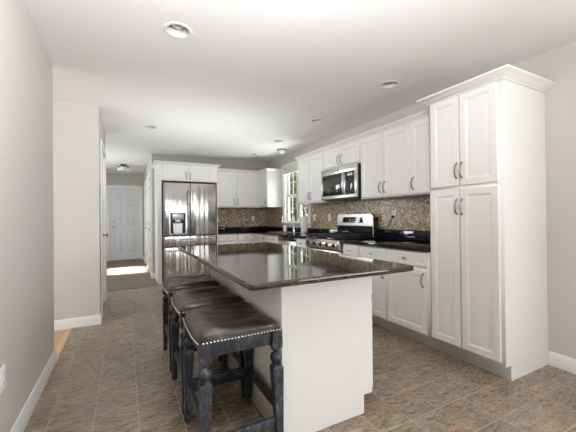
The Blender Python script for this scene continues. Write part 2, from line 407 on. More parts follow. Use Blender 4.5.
# six panel doors -------------------------------------------------------------
def six_panel(b, w, h, t=.035, y0=0.0):
    """door slab facing -Y, local x 0..w"""
    st = .105; mid = .11; g = .013
    b.box(0, w, y0+g, y0+t, 0, h)
    rails = [(0, .20), (.80, .95), (1.58, 1.69), (h-.12, h)]
    b.box(0, st, y0, y0+g, 0, h).box(w-st, w, y0, y0+g, 0, h).box((w-mid)/2, (w+mid)/2, y0, y0+g, 0, h)
    for a, c in rails: b.box(st, (w-mid)/2, y0, y0+g, a, c).box((w+mid)/2, w-st, y0, y0+g, a, c)
    for i in range(3):
        za, zb = rails[i][1], rails[i+1][0]
        for xa, xb in ((st, (w-mid)/2), ((w+mid)/2, w-st)):
            b.panel(xa+.02, xb-.02, za+.02, zb-.02, [(0, y0+g-.0005), (.022, y0+.001)], y0+g)
def casing(b, w, h, c=.065, t=.016, top=True):
    b.box(-c, 0, -t, 0, 0, h, .004).box(w, w+c, -t, 0, 0, h, .004).box(-c-.006, w+c+.006, -t-.003, 0, h, h+c, .004)
def door(name, loc, rz, w, h, label, knob_left=True, material='doorp', wall_t=.12, setback=.03, knob=True, deadbolt=False, hinge=True):
    b = MB(); casing(b, w, h)
    b.box(0, .018, 0, wall_t, 0, h).box(w-.018, w, 0, wall_t, 0, h).box(.018, w-.018, 0, wall_t, h-.018, h)
    r = b.build(name, 'trim', None, loc=loc, rz=rz); struct(r, label)
    s = MB(); six_panel(s, w-.04, h-.026, .035, 0)
    o = s.build('door_panel', material, r); o.location = (.02, setback, .006)
    if knob:
        kx = .085 if knob_left else w-.085-.04
        k = MB().lathe([(.026, 0), (.026, -.006), (.010, -.010), (.010, -.035), (.022, -.042), (.027, -.055), (.020, -.066), (0, -.068)], (kx, 0, .94), 16, 'Y')
        k.build('door_knob', 'nickel', o)
        if deadbolt: MB().lathe([(.026, 0), (.026, -.012), (.012, -.016), (0, -.018)], (kx, 0, 1.09), 16, 'Y').build('deadbolt', 'nickel', o)
    if hinge:
        hx = w-.022 if knob_left else .006
        for z in (.2, 1.0, 1.82): MB().box(hx, hx+.014, setback-.012, setback+.004, z, z+.09, .003).build('hinge', 'nickel', r)
    return r
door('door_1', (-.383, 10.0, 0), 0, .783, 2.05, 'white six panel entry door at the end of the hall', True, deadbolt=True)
door('door_2', (-.252, 4.36, 0), LW, .80, 2.05, 'white six panel door in the wall left of the hall', False, 'trim', setback=.02)
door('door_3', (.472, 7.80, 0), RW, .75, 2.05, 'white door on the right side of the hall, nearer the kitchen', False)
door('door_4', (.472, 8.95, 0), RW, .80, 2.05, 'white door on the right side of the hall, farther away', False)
struct(MB().box(-.383, .40, 9.93, 10.0, 0, .022, .006).build('trim_3', 'nickel'), 'metal threshold under the entry door')
# foyer window that lets the daylight onto the hall floor (round the corner, left)
b = MB(); b.box(-1.83, -1.80, 7.4, 7.46, .9, 2.1).box(-1.83, -1.80, 8.58, 8.64, .9, 2.1).box(-1.83, -1.80, 7.46, 8.58, .9, .96).box(-1.83, -1.80, 7.46, 8.58, 2.04, 2.1)
struct(b.build('window_2', 'trim'), 'white framed foyer window')
# patio door frame behind the camera
b = MB(); b.box(-.5, -.42, -3.58, -3.54, 0, 2.2).box(2.62, 2.7, -3.58, -3.54, 0, 2.2).box(1.06, 1.14, -3.58, -3.54, 0, 2.2).box(-.42, 2.62, -3.58, -3.54, 2.12, 2.2)
struct(b.build('window_3', 'trim'), 'white framed patio door opening')
b = MB(); b.box(-3.28, -3.24, -2.1, -2.03, .35, 2.25).box(-3.28, -3.24, 3.88, 3.95, .35, 2.25).box(-3.28, -3.24, .26, .34, .35, 2.25)
struct(b.build('window_4', 'trim'), 'white framed dining window opening')

b = MB(); b.box(3.0, 3.04, -2.75, -2.68, .7, 2.2).box(3.0, 3.04, -.32, -.25, .7, 2.2).box(3.0, 3.04, -1.54, -1.46, .7, 2.2)  # window made up behind the camera to go with the side fill lamp
struct(b.build('added_side_window', 'trim'), 'white frame of an added, unseen side window opening')
# mosaic backsplash ----------------------------------------------------------
def splash(name, boxes, label):
    b = MB()
    for q in boxes: b.box(*q)
    return struct(b.build(name, 'mosaic'), label)
splash('wall_tile_right', [(XR-.008, XR, 1.833, 4.71, .893, 1.44), (XR-.008, XR, 4.71, 5.85, .893, .973), (XR-.008, XR, 5.85, YB, .893, 1.44)], 'tan and brown mosaic tile backsplash on the right wall')
splash('wall_tile_back', [(1.58, XR-.008, YB-.008, YB, .893, 1.44)], 'tan mosaic tile backsplash on the back wall')

# ---------------------------------------------------------------- cabinets
FR = lambda y: [(0, y+.003), (.003, y), (.048, y), (.051, y+.004), (.055, y+.0045), (.059, y+.009), (.072, y+.009), (.079, y+.0065), (.082, y+.0065)]
DR = lambda y: [(0, y+.003), (.004, y), (.022, y), (.025, y+.003)]
def pull(door, x, z, y, name='handle'):
    hl = .058
    b = MB(); pts = []; rr = []
    for k in range(13):
        t = -1+k/6; pts.append((x, y-.004-.026*(1-t*t)**.6 if abs(t) < 1 else y, z+hl*t)); rr.append(.0044+.0026*(1-abs(t))+(.002 if abs(t) > .8 else 0))
    b.tube(pts, .005, 8, rr)
    for s in (-1, 1): b.lathe([(.0085, 0), (.0085, -.003), (.004, -.006)], (x, y, z+s*hl), 12, 'Y')
    return b.build(name, 'nickel', door)
def knob(dr, x, z, y):
    b = MB().lathe([(.008, 0), (.006, -.004), (.005, -.013), (.012, -.018), (.015, -.024), (.011, -.029), (0, -.031)], (x, y, z), 14, 'Y')
    return b.build('knob', 'nickel', dr)
def cabinet(name, label, loc, rz, w, d, h, doors=(), drawers=(), toe=0, body=None, group=None, cat='cabinet', trims=()):
    """doors: (x0,x1,z0,z1,handle_x,handle_z) in local coordinates, faces -Y, body front at y=0"""
    r = thing(name, label, cat, loc, rz, group)
    b = MB()
    if toe:
        pf = [(0, toe), (.065, toe), (.065, 0), (d, 0), (d, h), (0, h)]
        b.loops([[(x, y, z) for y, z in pf] for x in (0, w)])
    else: b.box(0, w, 0, d, 0, h, .0015, 1)
    if body: body(b)
    b.build('body', 'cab', r)
    for x0, x1, z0, z1, hx, hz in doors:
        o = MB().panel(x0, x1, z0, z1, FR(-.020), 0).build('door', 'cab', r, smooth=20)
        if hx is not None: pull(o, hx, hz, -.020)
    for x0, x1, z0, z1 in drawers:
        o = MB().panel(x0, x1, z0, z1, DR(-.020), 0).build('drawer', 'cab', r, smooth=20)
        knob(o, (x0+x1)/2, (z0+z1)/2, -.020)
    return r
CP = [(0, 0), (.008, 0), (.010, .008), (.018, .012), (.026, .022), (.044, .036), (.056, .041), (.060, .046), (.060, .056), (0, .056)]
def crown(path, z, scale=1.0):
    return MB().sweep(path, [(q*scale, z+k) for q, k in CP])

# tall pantry
XF = 2.343
pw = .596
pan = cabinet('pantry_cabinet', 'tall white four door pantry cabinet on the right', (XF, 1.831, 0), RW, pw, XR-XF-.002, 2.13,
    doors=[(.026, .278, 1.405, 2.115, .262, 1.523), (.289, .566, 1.405, 2.115, .305, 1.523),
           (.018, .278, .135, 1.378, .262, 1.24), (.289, .570, .135, 1.378, .305, 1.24)], toe=.108)
d_ = XR-XF-.002
crown([(-.002, d_), (-.002, 0), (pw+.002, 0), (pw+.002, d_)][::-1] if False else [(-.001, d_), (-.001, -.001), (pw+.001, -.001), (pw+.001, d_)], 2.122, 1.2).build('crown', 'cab', pan)

# right run base cabinets (y is the far edge)
def rbase(yf, yn, label, doors, drawers, name='base_cabinet', h=.854, body=None):
    return cabinet(name, label, (XF, yf, 0), RW, yf-yn, XR-XF-.002, h, doors, drawers, toe=.108, body=body)
w1 = .497
rbase(2.330, 1.833, 'white base cabinet with one drawer and door, right beside the pantry', [(.013, .463, .13, .69, .435, .60)], [(.013, .463, .72, .84)])
rbase(2.738, 2.332, 'narrow white base cabinet, second from the pantry', [(.010, .393, .13, .69, .365, .60)], [(.010, .393, .72, .84)])
rbase(3.046, 2.740, 'narrowest white base cabinet, right beside the stove', [(.010, .293, .13, .69, .03, .60)], [(.010, .293, .72, .84)])
rbase(4.200, 3.852, 'small white base cabinet between the stove and the dishwasher', [(.012, .335, .13, .69, .30, .60)], [(.012, .335, .72, .84)])
rbase(5.640, 4.822, 'white sink base cabinet under the window', [(.012, .40, .13, .69, .37, .60), (.415, .80, .13, .69, .445, .60)], [(.012, .40, .72, .84), (.415, .80, .72, .84)], 'sink_cabinet', .66, lambda b: b.box(0, .818, 0, .02, .655, .854).box(0, .018, .02, .58, .655, .854).box(.80, .818, .02, .58, .655, .854))
rbase(6.640, 5.642, 'white corner base cabinet behind the sink cabinet', [(.62, .985, .13, .69, .65, .60)], [(.62, .985, .72, .84)], 'corner_cabinet')
# back run base cabinets
cabinet('base_cabinet', 'white base cabinet right beside the refrigerator', (1.592, 6.04, 0), 0, .408, .60, .854, [(.02, .39, .13, .69, .36, .60)], [(.02, .39, .72, .84)], toe=.108)
cabinet('base_cabinet', 'white base cabinet on the back wall next to the corner', (2.002, 6.04, 0), 0, .339, .60, .854, [(.02, .32, .13, .69, .05, .60)], [(.02, .32, .72, .84)], toe=.108)

# upper cabinets on the right wall
UX, UZ0, UZ1 = 2.60, 1.385, 2.121
def rupper(yf, yn, label, doors, z0=UZ0):
    return cabinet('upper_cabinet', label, (UX, yf, z0), RW, yf-yn, XR-UX-.002, UZ1-z0, [(a, b_, c-z0, e-z0, hx, (hz-z0) if hz else None) for a, b_, c, e, hx, hz in doors])
rupper(2.250, 1.833, 'single door white upper cabinet touching the pantry', [(.012, .405, 1.40, 2.11, .040, 1.50)])
rupper(3.012, 2.252, 'double door white upper cabinet right of the microwave', [(.018, .374, 1.40, 2.11, .348, 1.50), (.386, .742, 1.40, 2.11, .412, 1.50)])
rupper(3.812, 3.014, 'short white double door cabinet above the microwave', [(.018, .393, 1.86, 2.11, .367, 1.945), (.405, .780, 1.86, 2.11, .431, 1.945)], 1.838)
rupper(4.578, 3.814, 'double door white upper cabinet between microwave and window', [(.018, .376, 1.40, 2.11, .350, 1.50), (.388, .746, 1.40, 2.11, .414, 1.50)])
tag(crown([(XR-.002, 4.579), (UX-.001, 4.579), (UX-.001, 1.908)], 2.1215, .85).build('crown_moulding', 'cab'), 'white crown moulding along the upper cabinets on the right wall', 'moulding')
# corner and back wall uppers
cabinet('upper_cabinet', 'white upper cabinet in the corner left of the window', (UX, 6.64, UZ0), RW, .76, XR-UX-.002, UZ1-UZ0, [(.345, .745, .015, .725, .715, .12)])
cabinet('upper_cabinet', 'wide white two door upper cabinet right of the refrigerator', (1.592, 6.31, UZ0), 0, 1.005, .33, UZ1-UZ0, [(.055, .465, .015, .725, .437, .12), (.482, .985, .015, .725, .51, .12)])
tag(crown([(XR-.002, 5.879), (UX-.001, 5.879)][::-1] if False else [(1.66, 6.309), (UX-.001, 6.309), (UX-.001, 5.879), (XR-.002, 5.879)], 2.1215, .8).build('crown_moulding', 'cab'), 'white crown moulding on the back wall cabinets and corner cabinet', 'moulding')
# refrigerator surround
def surround(b):
    b.box(0, .065, 0, .655, -1.85, .01).box(1.055, 1.07, 0, .655, -1.85, .01)
fs = cabinet('refrigerator_surround', 'white cabinet surround with two small doors above the refrigerator', (.520, 5.98, 1.852), 0, 1.07, .655, .293,
    [(.085, .517, .028, .268, .490, .10), (.530, .985, .028, .268, .557, .10)], body=surround)
crown([(-.001, .66), (-.001, -.001), (1.071, -.001), (1.071, .66)], .283, .9).build('crown', 'cab', fs)

# ---------------------------------------------------------------- countertops
CT0, CT1 = .855, .893
c = thing('countertop', 'black granite countertop between the stove and the pantry', 'countertop', (0, 0, CT0))
MB().box(2.312, XR-.009, 1.834, 3.047, 0, .038, .006).build('slab', 'granite2', c)
MB().box(XR-.03, XR-.009, 1.834, 3.047, .0385, .155, .003).build('stone_upstand', 'granite2', c)
c = thing('countertop', 'long black granite countertop from the stove past the sink to the refrigerator', 'countertop', (0, 0, CT0))
b = MB(); b.box(2.312, XR-.009, 3.850, 4.86, 0, .038).box(2.312, XR-.009, 5.50, YB-.009, 0, .038).box(2.312, 2.42, 4.86, 5.50, 0, .038).box(2.76, XR-.009, 4.86, 5.50, 0, .038).box(1.592, 2.312, 6.01, YB-.009, 0, .038)
b.build('slab', 'granite2', c)
MB().box(XR-.03, XR-.009, 3.852, YB-.009, .0385, .118, .003).build('stone_upstand', 'granite2', c)
MB().box(1.592, XR-.031, YB-.03, YB-.009, .0385, .118, .003).build('stone_upstand', 'granite2', c)
s = thing('kitchen_sink', 'stainless steel sink set in the counter below the window', 'sink', (2.59, 5.18, CT0))
b = MB(); b.box(-.175, .175, -.325, .325, -.17, -.162).box(-.175, -.165, -.325, .325, -.17, .04).box(.165, .175, -.325, .325, -.17, .04).box(-.165, .165, -.325, -.315, -.17, .04).box(-.165, .165, .315, .325, -.17, .04)
b.box(-.185, -.165, -.335, .335, .0385, .043).box(.165, .185, -.335, .335, .0385, .043).box(-.165, .165, -.335, -.315, .0385, .043).box(-.165, .165, .315, .335, .0385, .043)
b.build('basin', 'steel', s); MB().lathe([(.04, -.162), (.04, -.158), (.02, -.159)], (0, 0, 0), 16).build('drain', 'chrome', s)

# ---------------------------------------------------------------- island
isl = thing('kitchen_island', 'white kitchen island with a black granite top', 'kitchen island', (.715, 1.451, 0))
IW, IL = .605, 1.50
b = MB(); pf = [(0, 0), (IW-.064, 0), (IW-.064, .108), (IW, .108), (IW, .862), (0, .862)]; b.loops([[(x, y, z) for x, z in pf] for y in (0, IL)])
b.build('body', 'cab', isl)
for k in range(3):
    y0 = .012+k*.497; y1 = y0+.485
    o = MB().panel(y0, y1, .13, .66, FR(-.02), 0).build('door', 'cab', isl, smooth=20); o.location = (IW, 0, 0); o.rotation_euler = (0, 0, PI/2); pull(o, y0+.04, .58, -.02)
    o = MB().panel(y0, y1, .69, .845, DR(-.02), 0).build('drawer', 'cab', isl, smooth=20); o.location = (IW, 0, 0); o.rotation_euler = (0, 0, PI/2); knob(o, (y0+y1)/2, .77, -.02)
def slab(x0, x1, y0, y1, z0, z1, r=.025):
    pr = [(0.0, .008), (.004, .003), (.009, 0)]
    poly = []
    for cx, cy, a0 in ((x1-r, y1-r, 0), (x0+r, y1-r, 90), (x0+r, y0+r, 180), (x1-r, y0+r, 270)):
        for k in range(7): a = math.radians(a0+k*15); poly.append((cx, cy, math.cos(a), math.sin(a)))
    def ring(ins, z): return [(px+(r-ins)*ca, py+(r-ins)*sa, z) for px, py, ca, sa in poly]
    b = MB(); b.loops([ring(.008, z0), ring(.002, z0+.003), ring(0, z0+.008), ring(0, z1-.008), ring(.002, z1-.003), ring(.008, z1)])
    return b
slab(.456-.715, 1.434-.715, 1.217-1.451, 3.215-1.451, .863, .893).build('granite_top', 'granite', isl, smooth=50)

# ---------------------------------------------------------------- bar stools
def make_stool():
    r = thing('bar_stool', 'x', 'bar stool', (.499, 1.65, 0))
    tx, ty, fx, fy = .178, .198, .186, .224
    for sx in (-1, 1):
        for sy in (-1, 1):
            off = lambda z, sx=sx, sy=sy: (sx*(fx+(tx-fx)*min(z/.6, 1)), sy*(fy+(ty-fy)*min(z/.6, 1)))
            b = MB(); q = math.sqrt(2)/2
            b.lathe([(.0255*2*q, .512), (.027*2*q, .516), (.027*2*q, .598)], seg=4, rot=PI/4, off=off)
            b.lathe([(.014, .514), (.024, .508), (.025, .502), (.018, .497), (.014, .490), (.017, .484), (.026, .476), (.0305, .462), (.0305, .452), (.026, .440), (.018, .432), (.025, .428), (.026, .422), (.02, .418)], seg=20, off=off)
            b.lathe([(.024*2*q, .419), (.027*2*q, .414), (.027*2*q, .400), (.0165*2*q, .065), (.0175*2*q, .058)], seg=4, rot=PI/4, off=off)
            b.lathe([(.013, .060), (.013, .052), (.022, .046), (.023, .040), (.014, .034), (.019, .026), (.020, .014), (.015, 0)], seg=16, off=off)
            b.build('leg', 'blackwood', r)
    ax, ay = .178, .198
    for s in (-1, 1):
        MB().box(-ax, ax, s*ay-.014*1, s*ay+.014, .530, .598, .002).build('apron', 'blackwood', r)
        b = MB(); n = 12; rg = []
        for k in range(n+1):
            t = -1+2*k/n; y = ay*t; zt = .596-.026*(1-t*t*.75); zb = zt-.042-.02*abs(t)**6
            rg.append([(s*ax-.014, y, zb), (s*(ax+.006)+.014, y, zb), (s*(ax+.006)+.014, y, zt), (s*ax-.014, y, zt)])
        b.loops(rg).build('apron', 'blackwood', r)
    def lx(z): return fx+(tx-fx)*z/.6
    def ly(z): return fy+(ty-fy)*z/.6
    MB().box(-lx(.14), lx(.14), -ly(.14)-.011, -ly(.14)+.011, .118, .168, .003).build('stretcher', 'blackwood', r)
    MB().box(-lx(.2), lx(.2), ly(.2)-.011, ly(.2)+.011, .185, .238, .003).build('stretcher', 'blackwood', r)
    for s in (-1, 1): MB().box(s*lx(.22)-.011, s*lx(.22)+.011, -ly(.22), ly(.22), .190, .240, .003).build('stretcher', 'blackwood', r)
    # saddle cushion
    hx, hy, n = .207, .228, 34; DIP = .026
    b = MB(); bm = b.bm
    def sq(s, t):   # square to rounded square
        p = 8.0; m_ = max(abs(s), abs(t))
        if m_ < 1e-6: return 0, 0, 0
        k = m_/((abs(s)**p+abs(t)**p)**(1/p)); return s*k, t*k, m_
    def top(s, t):
        x, y, e = sq(s, t)
        h = .054*(1-e**8)**.5 if e < 1 else 0
        wr = .0035*math.sin(11*t+2.4*math.sin(3*s+1)) * (1-e**4) + .002*math.sin(23*t+4*s)*(1-e**4)
        z = .610 + h*1.08 - DIP*(1-y*y) + wr
        rr = 1-.035*(1-max(0, 1-h/.05))*0
        return (hx*x*(1-.02*(e > .999)), hy*y*(1-.02*(e > .999)), z)
    gmap = {}
    def cs(i):      # cosine spacing packs rows near the rolled edge
        u_ = -1+2*i/n; return math.copysign(1-(1-abs(u_))**1.8, u_)
    for i in range(n+1):
        for j in range(n+1): gmap[i, j] = bm.verts.new(top(cs(i), cs(j)))
    for i in range(n):
        for j in range(n): bm.faces.new((gmap[i, j], gmap[i+1, j], gmap[i+1, j+1], gmap[i, j+1]))
    rim = [(i, 0) for i in range(n)]+[(n, j) for j in range(n)]+[(i, n) for i in range(n, 0, -1)]+[(0, j) for j in range(n, 0, -1)]
    prev = [gmap[k] for k in rim]
    for ins, z in ((1.014, .606), (1.004, .598), (.96, .5965)):
        ring = [bm.verts.new((gmap[k].co.x*ins, gmap[k].co.y*ins, z-DIP*(1-(gmap[k].co.y/hy)**2))) for k in rim]
        for q in range(len(rim)):
            w_ = (q+1) % len(rim); bm.faces.new((prev[q], prev[w_], ring[w_], ring[q]))
        prev = ring
    bm.faces.new(prev)
    b.build('seat_cushion', 'leather', r, smooth=80)
    nm = MB().lathe([(.0050, 0), (.0045, .002), (.0025, .0038), (0, .0042)], (0, 0, 0), 8).build('nailhead', 'chrome')
    me = nm.data; bpy.data.objects.remove(nm)
    for side in range(4):
        for k in range(24):
            t = -1+2*(k+.5)/24
            if side % 2 == 0: s_ = -1 if side == 0 else 1; p = (t*.198, s_*.2262, .6035); rot = (PI/2, 0, 0) if s_ < 0 else (-PI/2, 0, 0)
            else: s_ = -1 if side == 1 else 1; p = (s_*.2085, t*.218, .6035-.026*(1-t*t*.914)); rot = (0, s_*PI/2, 0)
            o = bpy.data.objects.new('nailhead', me); COL.objects.link(o); o.parent = r; o.location = p; o.rotation_euler = rot
    return r
M['nail'] = mat('nailhead_nickel', (.82, .78, .72), .2, 1.0)
st = make_stool()
st['label'] = 'nearest of the three dark leather bar stools, at the front end of the island'; st['group'] = 'bar stools along the island'
for y, lab in ((2.18, 'middle of the three dark leather bar stools along the island'), (2.76, 'farthest of the three dark leather bar stools, closest to the refrigerator')):
    o = copy_tree(st); o.location = (.499, y, 0); o['label'] = lab

# ---------------------------------------------------------------- stove
rg = thing('gas_range', 'stainless steel gas stove with black cooktop and raised backguard', 'stove', (2.31, 3.845, 0), RW)
W = .79; D = XR-2.31-.01
MB().box(.004, W-.004, .03, D-.02, .06, .885, .003).box(.03, W-.03, .08, D-.05, 0, .06).build('body', 'darkgrey', rg)
o = MB().box(.004, W-.004, -.005, .03, .22, .74, .008).build('oven_door', 'steel', rg)
MB().box(.12, W-.12, -.008, -.004, .36, .62, .002).build('oven_window', 'blackglass', o)
b = MB().tube([(.06, -.05, .705), (W-.06, -.05, .705)], .011, 12)
for x in (.09, W-.09): b.tube([(x, -.05, .705), (x, -.004, .705)], .008, 8)
b.build('handle', 'steel', o)
o = MB().box(.004, W-.004, -.005, .03, .065, .212, .008).build('storage_drawer', 'steel', rg)
MB().box(.1, W-.1, -.02, -.004, .17, .185, .004).build('handle', 'steel', o)
b = MB(); b.loops([[(x, .04, .745), (x, -.012, .750), (x, -.03, .79), (x, -.022, .868), (x, .0, .885), (x, .04, .885)] for x in (.002, W-.002)])
cp = b.build('control_panel', 'steel', rg, smooth=30)
for k in range(5):
    x = .10+k*(W-.2)/4
    MB().lathe([(.027, 0), (.027, -.004), (.021, -.008), (.019, -.028), (.0, -.030)], (x, -.027, .815), 18, 'Y').box(x-.004, x+.004, -.060, -.05, .798, .832, .002).build('knob', 'black', cp)
    MB().lathe([(.031, .002), (.031, -.003), (.027, -.005)], (x, -.027, .815), 18, 'Y').build('knob_bezel', 'chrome', cp)
ck = MB().box(.002, W-.002, -.01, D-.07, .884, .905, .006).build('cooktop', 'blackglass', rg)
for gx in (.02, .27, .52):
    b = MB(); x0, x1, y0, y1 = gx, gx+.25, .02, D-.11
    for x in (x0+.01, (x0+x1)/2, x1-.01): b.box(x-.006, x+.006, y0, y1, .922, .938, .003)
    for y in (y0, y0+(y1-y0)*.27, (y0+y1)/2, y0+(y1-y0)*.73, y1): b.box(x0+.004, x1-.004, y-.006, y+.006, .922, .938, .003)
    for x in (x0+.01, x1-.01):
        for y in (y0+.01, y1-.01): b.box(x-.006, x+.006, y-.006, y+.006, .904, .924)
    b.build('burner_grate', 'iron', rg)
for x, y in ((.145, .14), (.145, .38), (.395, .26), (.645, .14), (.645, .38)):
    MB().lathe([(.045, .905), (.045, .912), (.03, .914), (.03, .920), (0, .921)], (x, y, 0), 18).build('burner', 'iron', rg)
# backguard: rounded top corners
def rounded(x0, x1, z0, z1, r, seg=6, bottom=0):
    p = [(x0, z0), (x1, z0)]
    for k in range(seg+1): a = PI/2*k/seg; p.append((x1-r+r*math.cos(a), z1-r+r*math.sin(a)))
    for k in range(seg+1): a = PI/2+PI/2*k/seg; p.append((x0+r+r*math.cos(a), z1-r+r*math.sin(a)))
    return p
def slabxz(b, poly, y0, y1, e=.004):
    cx = sum(p[0] for p in poly)/len(poly); cz = sum(p[1] for p in poly)/len(poly)
    sh = lambda s_: [(cx+(x-cx)*s_, cz+(z-cz)*s_) for x, z in poly]
    return b.loops([[(x, y1, z) for x, z in poly], [(x, y0+e, z) for x, z in poly], [(x, y0, z) for x, z in sh(.985)]])
b = slabxz(MB(), rounded(.01, W-.01, .88, 1.205, .05), D-.085, D)
bgd = b.build('backguard', 'steel', rg)
slabxz(MB(), [(.02, .905), (W-.02, .905), (W-.02, 1.045), (.02, 1.045)], D-.089, D-.08, .001).build('black_band', 'blackglass', bgd)
slabxz(MB(), [(.14, 1.085), (W-.20, 1.085), (W-.225, 1.165), (.165, 1.165)], D-.089, D-.08, .001).build('display', 'blackglass', bgd)
b = MB()
for i in range(8):
    for j in range(2): b.box(.30+i*.03, .316+i*.03, D-.0905, D-.088, 1.10+j*.025, 1.108+j*.025)
b.build('buttons', 'greyplastic', bgd)
MB().box(W-.012, W+.002, D-.082, D-.002, .89, 1.165, .006).build('end_cap', 'black', bgd)

# ---------------------------------------------------------------- microwave
mw = thing('microwave', 'stainless steel over the range microwave with black glass door', 'microwave', (2.535, 3.808, 1.412), RW)
W = .790; D = XR-2.535-.012; H = .424
MB().box(0, W, .022, D, .006, H-.002, .003).build('body', 'black', mw)
b = MB()
b.box(0, W, 0, .030, H-.088, H, .006).box(0, W, 0, .030, 0, .052, .006).box(0, .030, 0, .03, .05, H-.08, .004).box(W-.055, W, 0, .03, .05, H-.08, .004).box(.52, .555, 0, .03, .05, H-.08, .003)
b.build('front_frame', 'steel', mw)
o = MB().box(.028, .525, .006, .028, .048, H-.084, .003).build('glass_door', 'blackglass', mw)
MB().box(.06, .50, .0035, .007, .10, H-.14, .001).build('viewing_window', 'screen', o)
pts = [(.540, -.002, .055), (.540, -.026, .085), (.540, -.032, .19), (.540, -.026, .30), (.540, -.002, H-.085)]
MB().tube(pts, .013, 12).build('handle', 'steel', o)
o = MB().box(.556, .737, .006, .028, .048, H-.084, .003).build('control_panel', 'blackglass', mw)
for i in range(4):
    for j in range(6): MB().box(.578+i*.038, .598+i*.038, .0045, .007, .07+j*.032, .082+j*.032).build('button', 'darkgrey', o)
MB().box(.60, .70, .0045, .007, .285, .315).build('display', 'greyplastic', o)
MB().lathe([(.012, 0), (.012, -.002), (0, -.0025)], (.40, .0, H-.045), 16, 'Y').build('badge', 'darkgrey', mw)
MB().box(.04, W-.04, .05, D-.05, -.006, .007).build('vent_grille', 'darkgrey', mw)

# ---------------------------------------------------------------- dishwasher
dw = thing('dishwasher', 'stainless steel dishwasher between sink cabinet and small base cabinet', 'dishwasher', (XF, 4.818, 0), RW)
MB().box(.004, .612, .004, .57, .0, .852).build('body', 'darkgrey', dw)
o = MB().box(.006, .606, -.022, .004, .11, .79, .006).build('door', 'steel', dw)
b = MB().tube([(.06, -.055, .73), (.55, -.055, .73)], .010, 12)
for x in (.09, .52): b.tube([(x, -.055, .73), (x, -.02, .73)], .007, 8)
b.build('handle', 'steel', o)
MB().box(.006, .606, -.022, .004, .794, .850, .005).build('control_strip', 'blackglass', dw)

# ---------------------------------------------------------------- refrigerator
fr = thing('refrigerator', 'stainless steel french door refrigerator with ice and water dispenser', 'refrigerator', (.602, 5.90, 0))
W = .935
MB().box(.004, W-.004, .045, .735, .02, 1.80, .004).box(.05, W-.05, .08, .70, 0, .02).build('body', 'darkgrey', fr)
def fdoor(x0, x1, z0, z1, name, hole=None):
    b = MB()
    if hole is None: b.box(x0, x1, 0, .045, z0, z1, .010, 3)
    else:
        hx0, hx1, hz0, hz1 = hole
        def ring(q, y): a, b_, c_, d2 = q; return [(a, y, c_), (b_, y, c_), (b_, y, d2), (a, y, d2)]
        o_ = (x0, x1, z0, z1)
        b.loops([ring(hole, .0), ring((x0+.008, x1-.008, z0+.008, z1-.008), 0), ring((x0+.002, x1-.002, z0+.002, z1-.002), .004), ring(o_, .010), ring(o_, .045), ring(hole, .045)], closed=True)
    return b.build(name, 'fridgesteel', fr)
ld = fdoor(.003, .463, .862, 1.812, 'door', (.115, .378, .885, 1.27))
rd = fdoor(.469, .932, .862, 1.812, 'door')
dr1 = fdoor(.003, .932, .665, .850, 'drawer'); dr2 = fdoor(.003, .932, .06, .653, 'drawer')
# dispenser: dark recess, silver spout housing, paddle and tray
b = MB(); b.box(.115, .378, .042, .050, .885, 1.27).box(.115, .120, .002, .05, .885, 1.27).box(.373, .378, .002, .05, .885, 1.27).box(.12, .373, .002, .05, 1.262, 1.27).box(.12, .373, .002, .05, .885, .892)
ds = b.build('dispenser', 'iron', ld)
MB().box(.145, .348, -.004, .042, 1.15, 1.262, .006).box(.195, .30, .0, .042, 1.09, 1.16, .01).build('spout_housing', 'greyplastic', ds)
b = MB(); b.loops([[(.175, .014, .905), (.318, .014, .905), (.318, .03, .905), (.175, .03, .905)], [(.165, .024, 1.08), (.328, .024, 1.08), (.328, .040, 1.08), (.165, .040, 1.08)]])
b.build('paddle', 'greyplastic', ds)
MB().box(.125, .368, -.006, .042, .885, .900, .003).build('drip_tray', 'greyplastic', ds)
def bar(x, z0, z1, par):
    b = MB().tube([(x, -.002, z0+.02), (x, -.04, z0+.035), (x, -.048, z0+.08), (x, -.050, (z0+z1)/2), (x, -.048, z1-.08), (x, -.04, z1-.035), (x, -.002, z1-.02)], .012, 12)
    b.build('handle', 'steel', par)
bar(.428, .90, 1.70, ld); bar(.504, .90, 1.70, rd)
def hbar(z, par):
    b = MB().tube([(.05, -.002, z), (.065, -.042, z), (.10, -.050, z), (W-.10, -.050, z), (W-.065, -.042, z), (W-.05, -.002, z)], .013, 12)
    b.build('handle', 'steel', par)
hbar(.795, dr1); hbar(.595, dr2)

# ---------------------------------------------------------------- things at the sink
fc = thing('kitchen_faucet', 'tall chrome gooseneck faucet at the sink', 'faucet', (2.80, 5.13, CT1))
MB().lathe([(.028, 0), (.028, .006), (.022, .012), (.019, .03), (.019, .11), (.014, .12)], seg=20).build('base', 'chrome', fc)
pts = [(0, 0, .11), (0, 0, .27)]+[(-.115+.115*math.cos(PI*k/12), 0, .27+.115*math.sin(PI*k/12)) for k in range(1, 13)]+[(-.232, 0, .23)]
MB().tube(pts, .012, 12).build('spout', 'chrome', fc)
MB().lathe([(.013, .24), (.018, .225), (.019, .17), (.015, .155)], (-.233, 0, 0), 16).build('spray_head', 'chrome', fc)
MB().tube([(0, -.015, .07), (0, -.04, .075), (-.01, -.085, .115)], .007, 8).build('lever', 'chrome', fc)
sp = thing('soap_bottle', 'white soap bottle with pump beside the faucet', 'bottle', (2.76, 5.42, CT1))
MB().lathe([(.030, 0), (.033, .004), (.033, .09), (.026, .105), (.012, .112)], seg=20).build('bottle_body', 'white', sp)
MB().lathe([(.013, .110), (.013, .125), (.005, .127), (.005, .150), (.011, .152), (.011, .160), (0, .161)], seg=12).box(-.04, 0, -.006, .006, .152, .160, .002).build('pump', 'white', sp)
pt = thing('paper_towel_holder', 'upright holder with a white paper towel roll left of the stove', 'paper towel holder', (2.72, 4.62, CT1))
